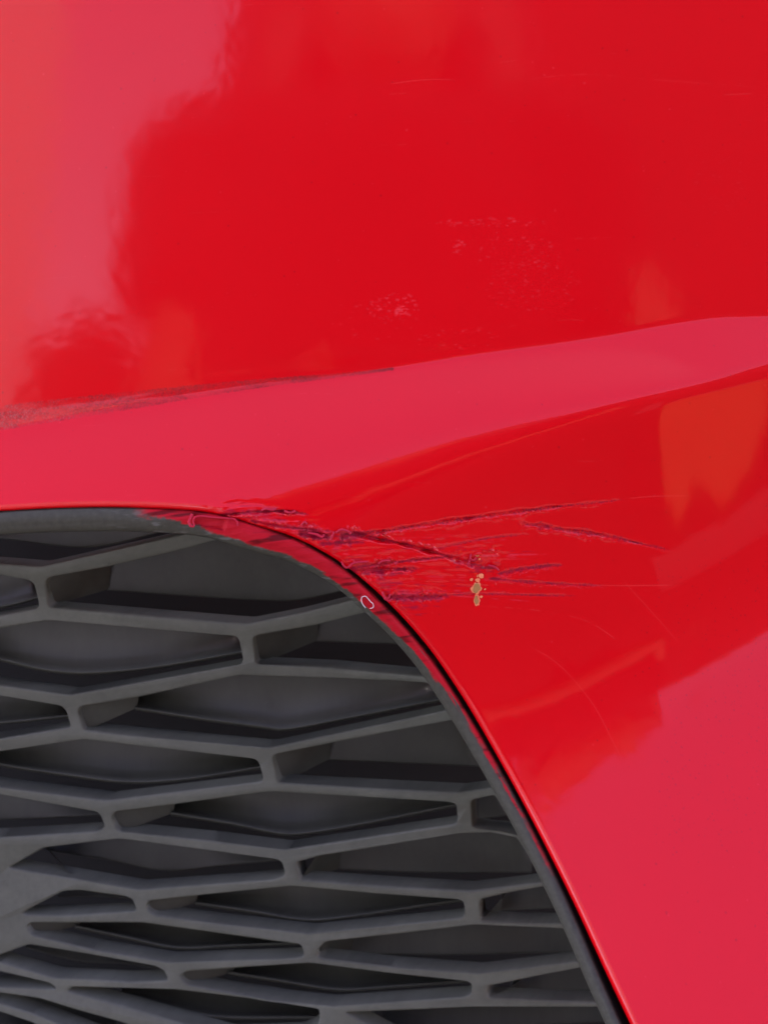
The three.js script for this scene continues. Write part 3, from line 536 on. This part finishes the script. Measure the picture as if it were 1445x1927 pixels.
{
  const Z = 0.86, person = new THREE.Group(); person.name = 'person'; scene.add(person);
  tag(person, 'person in a dark short-sleeved top leaning over a phone before the car', 'person');
  const skinMat = new THREE.MeshStandardMaterial({ color: new THREE.Color(0.30, 0.10, 0.04), roughness: 0.6 }), cloth = new THREE.MeshStandardMaterial({ color: new THREE.Color(0.009, 0.008, 0.009), roughness: 1 });
  const jeans = new THREE.MeshStandardMaterial({ color: new THREE.Color(0.022, 0.026, 0.04), roughness: 0.95 }), hairMat = new THREE.MeshStandardMaterial({ color: new THREE.Color(0.012, 0.009, 0.007), roughness: 0.6 }), shoeMat = plastic(0.05, 0.7);
  const W = { '-1': [-0.075, 0.865, 0.475], 1: [0.075, 0.865, 0.475] }, El = (s) => (s < 0 ? [-0.225, 1.02, Z - 0.03] : [0.292, 1.065, Z - 0.05]), Sh = (s) => [s * 0.185, 1.37, Z];
  const arms = [-1, 1].flatMap((s) => [cap(Sh(s), El(s), 0.05, 0.036), cap(El(s), W[s], 0.037, 0.025)]);
  const head = [egg([0, 1.53, Z - 0.035], [0.073, 0.105, 0.093]), cap([0, 1.44, Z - 0.07], [0, 1.40, Z], 0.05, 0.055), egg([0, 1.455, Z - 0.085], [0.05, 0.045, 0.05]), cap([0, 1.525, Z - 0.128], [0, 1.50, Z - 0.142], 0.008, 0.013), cap([-0.018, 1.468, Z - 0.128], [0.018, 1.468, Z - 0.128], 0.007, 0.007), egg([-0.074, 1.52, Z - 0.03], [0.012, 0.032, 0.02]), egg([0.074, 1.52, Z - 0.03], [0.012, 0.032, 0.02])];
  const body = [cap([0, 1.30, Z], [0, 0.98, Z + 0.01], 0.12, 0.11), ...[-1, 1].map((s) => cap([s * 0.09, 0.90, Z], [s * 0.1, 0.5, Z - 0.01], 0.085, 0.06)), ...[-1, 1].map((s) => cap([s * 0.1, 0.5, Z - 0.01], [s * 0.11, 0.08, Z + 0.02], 0.058, 0.04))];
  const hand = (s) => { const w = W[s], out = [cap(w, [s * 0.055, 0.855, 0.455], 0.024, 0.026)]; for (let k = 0; k < 4; k++) out.push(cap([s * 0.05, 0.885 - 0.02 * k, 0.445], [s * 0.045, 0.888 - 0.021 * k, 0.428 + 0.004 * k], 0.0095, 0.009), cap([s * 0.045, 0.888 - 0.021 * k, 0.443], [s * (0.02 + 0.004 * k), 0.888 - 0.021 * k, 0.455], 0.009, 0.008)); out.push(cap([s * 0.055, 0.875, 0.462], [s * 0.03, 0.895, 0.468], 0.011, 0.009)); return join(out, 0.008); };
  const geos = [sculpt(join([...body, ...arms, ...head], 0.03), [-0.36, -0.02, 0.42], [0.36, 1.72, 1.06], 0.012), sculpt(hand(-1), [-0.13, 0.78, 0.40], [0.02, 0.93, 0.53], 0.004), sculpt(hand(1), [-0.02, 0.78, 0.40], [0.13, 0.93, 0.53], 0.004)];
  part('body', mergeGeometries(geos), skinMat, person);
  part('shirt', sculpt(join([cap([-0.14, 1.345, Z], [0.14, 1.345, Z], 0.085, 0.085), cap([0, 1.27, Z], [0, 0.92, Z + 0.01], 0.155, 0.15), cap([-0.08, 1.2, Z], [-0.08, 0.93, Z], 0.12, 0.125), cap([0.08, 1.2, Z], [0.08, 0.93, Z], 0.12, 0.125), ...[-1, 1].map((s) => cap([s * 0.21, 1.335, Z], [s * 0.225, s < 0 ? 1.20 : 1.15, Z - 0.015], 0.082, 0.07))], 0.05), [-0.4, 0.72, 0.56], [0.4, 1.5, 1.2], 0.014), cloth, person);
  for (const s of [-1, 1]) part('trouser_leg', sculpt(join([cap([s * 0.07, 0.92, Z], [s * 0.1, 0.5, Z], 0.12, 0.085), cap([s * 0.1, 0.5, Z], [s * 0.11, 0.1, Z + 0.02], 0.083, 0.066)], 0.03), [s * 0.1 - 0.2, 0.0, Z - 0.2], [s * 0.1 + 0.2, 1.1, Z + 0.2], 0.016), jeans, person);
  for (const s of [-1, 1]) part('shoe', sculpt(join([cap([s * 0.11, 0.045, Z + 0.05], [s * 0.12, 0.04, Z - 0.14], 0.046, 0.042)], 0.02), [s * 0.11 - 0.1, -0.01, Z - 0.24], [s * 0.11 + 0.1, 0.13, Z + 0.14], 0.01), shoeMat, person);
  part('hair', sculpt(join([egg([0, 1.57, Z + 0.0], [0.092, 0.095, 0.1]), cap([-0.118, 1.60, Z + 0.01], [-0.13, 1.42, Z - 0.01], 0.06, 0.062), cap([0.118, 1.60, Z + 0.01], [0.13, 1.42, Z - 0.01], 0.06, 0.062), cap([0, 1.55, Z + 0.05], [0, 1.3, Z + 0.1], 0.08, 0.06)], 0.05), [-0.29, 1.2, 0.6], [0.29, 1.74, 1.15], 0.012), hairMat, person);
  for (const s of [-1, 1]) part('eye', new THREE.SphereGeometry(0.011, 16, 12).translate(s * 0.03, 1.53, Z - 0.115), plastic(0.3, 0.2), person);
  const phone = new THREE.Group(); phone.name = 'phone'; scene.add(phone); phone.position.copy(EYE).addScaledVector(BACK, 0.008); phone.quaternion.copy(camera.quaternion);
  tag(phone, 'black phone held in both hands facing the bumper', 'phone');
  part('phone_body', new RoundedBoxGeometry(0.072, 0.15, 0.008, 4, 0.0035).translate(0, -0.055, 0), plastic(0.02, 0.3), phone);
}
function leafyTree(name, label, at, trunkH, crown, leaves, c) {     // crown: list of [x, y, z, r]
  const t = new THREE.Group(); t.name = numbered(name); t.position.set(...at); scene.add(t); tag(t, label, 'tree');
  const bark = new THREE.MeshStandardMaterial({ color: new THREE.Color(0.09, 0.07, 0.05), roughness: 1 });
  const limbs = [new THREE.CylinderGeometry(0.09, 0.16, trunkH, 9).translate(0, trunkH / 2, 0)];
  for (const [x, y, z] of crown) limbs.push(new THREE.TubeGeometry(new THREE.QuadraticBezierCurve3(V(0, trunkH * 0.8, 0), V(x * 0.3, mix(trunkH, y, 0.6), z * 0.3), V(x, y, z)), 8, 0.035, 6));
  part('trunk', mergeGeometries(limbs), bark, t);
  const pos = [], nor = [];
  for (let n = 0; n < leaves; n++) {
    const [cx, cy, cz, r] = crown[n % crown.length], d = V(rnd() - 0.5, rnd() - 0.5, rnd() - 0.5).normalize().multiplyScalar(r * (0.55 + 0.5 * rnd())), p = V(cx, cy, cz).add(d);
    const a = V(rnd() - 0.5, rnd() - 0.5, rnd() - 0.5).normalize(), b = V(rnd() - 0.5, rnd() - 0.5, rnd() - 0.5).cross(a).normalize(), L = 0.13 + 0.12 * rnd();
    const q = [p.clone().addScaledVector(a, L), p.clone().addScaledVector(b, L * 0.45), p.clone().addScaledVector(a, -L), p.clone().addScaledVector(b, -L * 0.45)], m = a.clone().cross(b);
    for (const k of [0, 1, 2, 0, 2, 3]) { pos.push(q[k].x, q[k].y, q[k].z); nor.push(m.x, m.y, m.z); }
  }
  const g = new THREE.BufferGeometry(); g.setAttribute('position', new THREE.Float32BufferAttribute(pos, 3)); g.setAttribute('normal', new THREE.Float32BufferAttribute(nor, 3));
  part('crown', g, new THREE.MeshStandardMaterial({ color: new THREE.Color(...c), roughness: 0.9, side: THREE.DoubleSide }), t);
}
{
  const t = new THREE.Group(); t.name = 'added_hedge'; scene.add(t); tag(t, 'added dark hedge behind the person that darkens the reflections', 'hedge');  // added out of view to fill the low reflections with something dark
  const pos = [], nor = [];
  for (let n = 0; n < 9000; n++) {
    const x = -2 + 3.2 * rnd(), z = 7.6 + (rnd() < 0.7 ? 0 : 0.8 * rnd()), y = 0.05 + 2.0 * rnd(), a = V(rnd() - 0.5, rnd() - 0.5, rnd() - 0.5).normalize(), b = V(rnd() - 0.5, rnd() - 0.5, rnd() - 0.5).cross(a).normalize(), L = 0.07 + 0.05 * rnd(), p = V(x, y, z + 0.12 * rnd());
    const q = [p.clone().addScaledVector(a, L), p.clone().addScaledVector(b, L * 0.5), p.clone().addScaledVector(a, -L), p.clone().addScaledVector(b, -L * 0.5)], m = a.clone().cross(b);
    for (const k of [0, 1, 2, 0, 2, 3]) { pos.push(q[k].x, q[k].y, q[k].z); nor.push(m.x, m.y, m.z); }
  }
  const g = new THREE.BufferGeometry(); g.setAttribute('position', new THREE.Float32BufferAttribute(pos, 3)); g.setAttribute('normal', new THREE.Float32BufferAttribute(nor, 3));
  part('foliage', g, new THREE.MeshStandardMaterial({ color: new THREE.Color(0.02, 0.03, 0.012), roughness: 0.9, side: THREE.DoubleSide }), t);
  part('inner_wood', new THREE.BoxGeometry(3.1, 1.95, 0.5).translate(-0.45, 0.98, 8.1), new THREE.MeshStandardMaterial({ color: new THREE.Color(0.02, 0.022, 0.012), roughness: 1 }), t);
}
function house(name, label, at, turn, w, h, d, c) {
  const t = new THREE.Group(); t.name = numbered(name); t.position.set(...at); t.rotation.y = turn; scene.add(t); tag(t, label, 'house');
  const wall = new THREE.MeshStandardMaterial({ color: new THREE.Color(...c), roughness: 0.9 });
  part('wall', new RoundedBoxGeometry(w, h, d, 2, 0.02).translate(0, h / 2, 0), wall, t);
  part('roof', new RoundedBoxGeometry(w + 0.08, 0.25, d + 0.08, 2, 0.03).translate(0, h + 0.13, 0), new THREE.MeshStandardMaterial({ color: new THREE.Color(0.12, 0.06, 0.045), roughness: 0.9 }), t);
  for (let s = 0; s < 2; s++) for (let k = 0; k < 3; k++) part('window', new THREE.BoxGeometry(0.9, 1.2, 0.08).translate(-w * 0.3 + k * w * 0.3, h * (0.25 + 0.45 * s), d / 2), plastic(0.03, 0.15), t);
}
{
  const t = new THREE.Group(); t.name = 'added_garden_wall'; t.position.set(5.9, 0, 4.1); t.rotation.y = Math.PI + 0.35; scene.add(t); tag(t, 'added low terracotta wall that puts an orange reflection in the paint', 'wall');  // added out of view so the lower panel mirrors an orange patch
  part('brickwork', new RoundedBoxGeometry(6, 1.25, 0.25, 2, 0.02).translate(0, 0.62, 0), new THREE.MeshStandardMaterial({ color: new THREE.Color(0.72, 0.24, 0.07), map: grain, roughness: 0.9 }), t);
  part('coping', new RoundedBoxGeometry(6.06, 0.08, 0.33, 2, 0.02).translate(0, 1.3, 0), new THREE.MeshStandardMaterial({ color: new THREE.Color(0.5, 0.3, 0.2), roughness: 0.9 }), t);
}
house('added_dark_barn', 'added dark barn block that darkens the reflections on the right', [6.2, 0, 8.4], Math.PI, 10.6, 7, 4.4, [0.022, 0.018, 0.016]);  // added out of view; its flat top shapes the dark right-hand reflection
house('cream_house', 'tall cream rendered house across the yard', [-6.7, 0, 9.5], Math.PI + 0.3, 5, 11, 6, [0.66, 0.62, 0.62]);
leafyTree('small_tree', 'small round tree before the cream house', [-1.55, 0, 6.2], 1.6, Array.from({ length: 9 }, (_, i) => { const t = i / 9 * 6.28; return [0.24 * Math.cos(t), 3.3 + 0.42 * Math.sin(t), 0.1 * Math.sin(3 * t), 0.12]; }), 1100, [0.02, 0.035, 0.014]);

shadows(scene);
renderer.render(scene, camera);
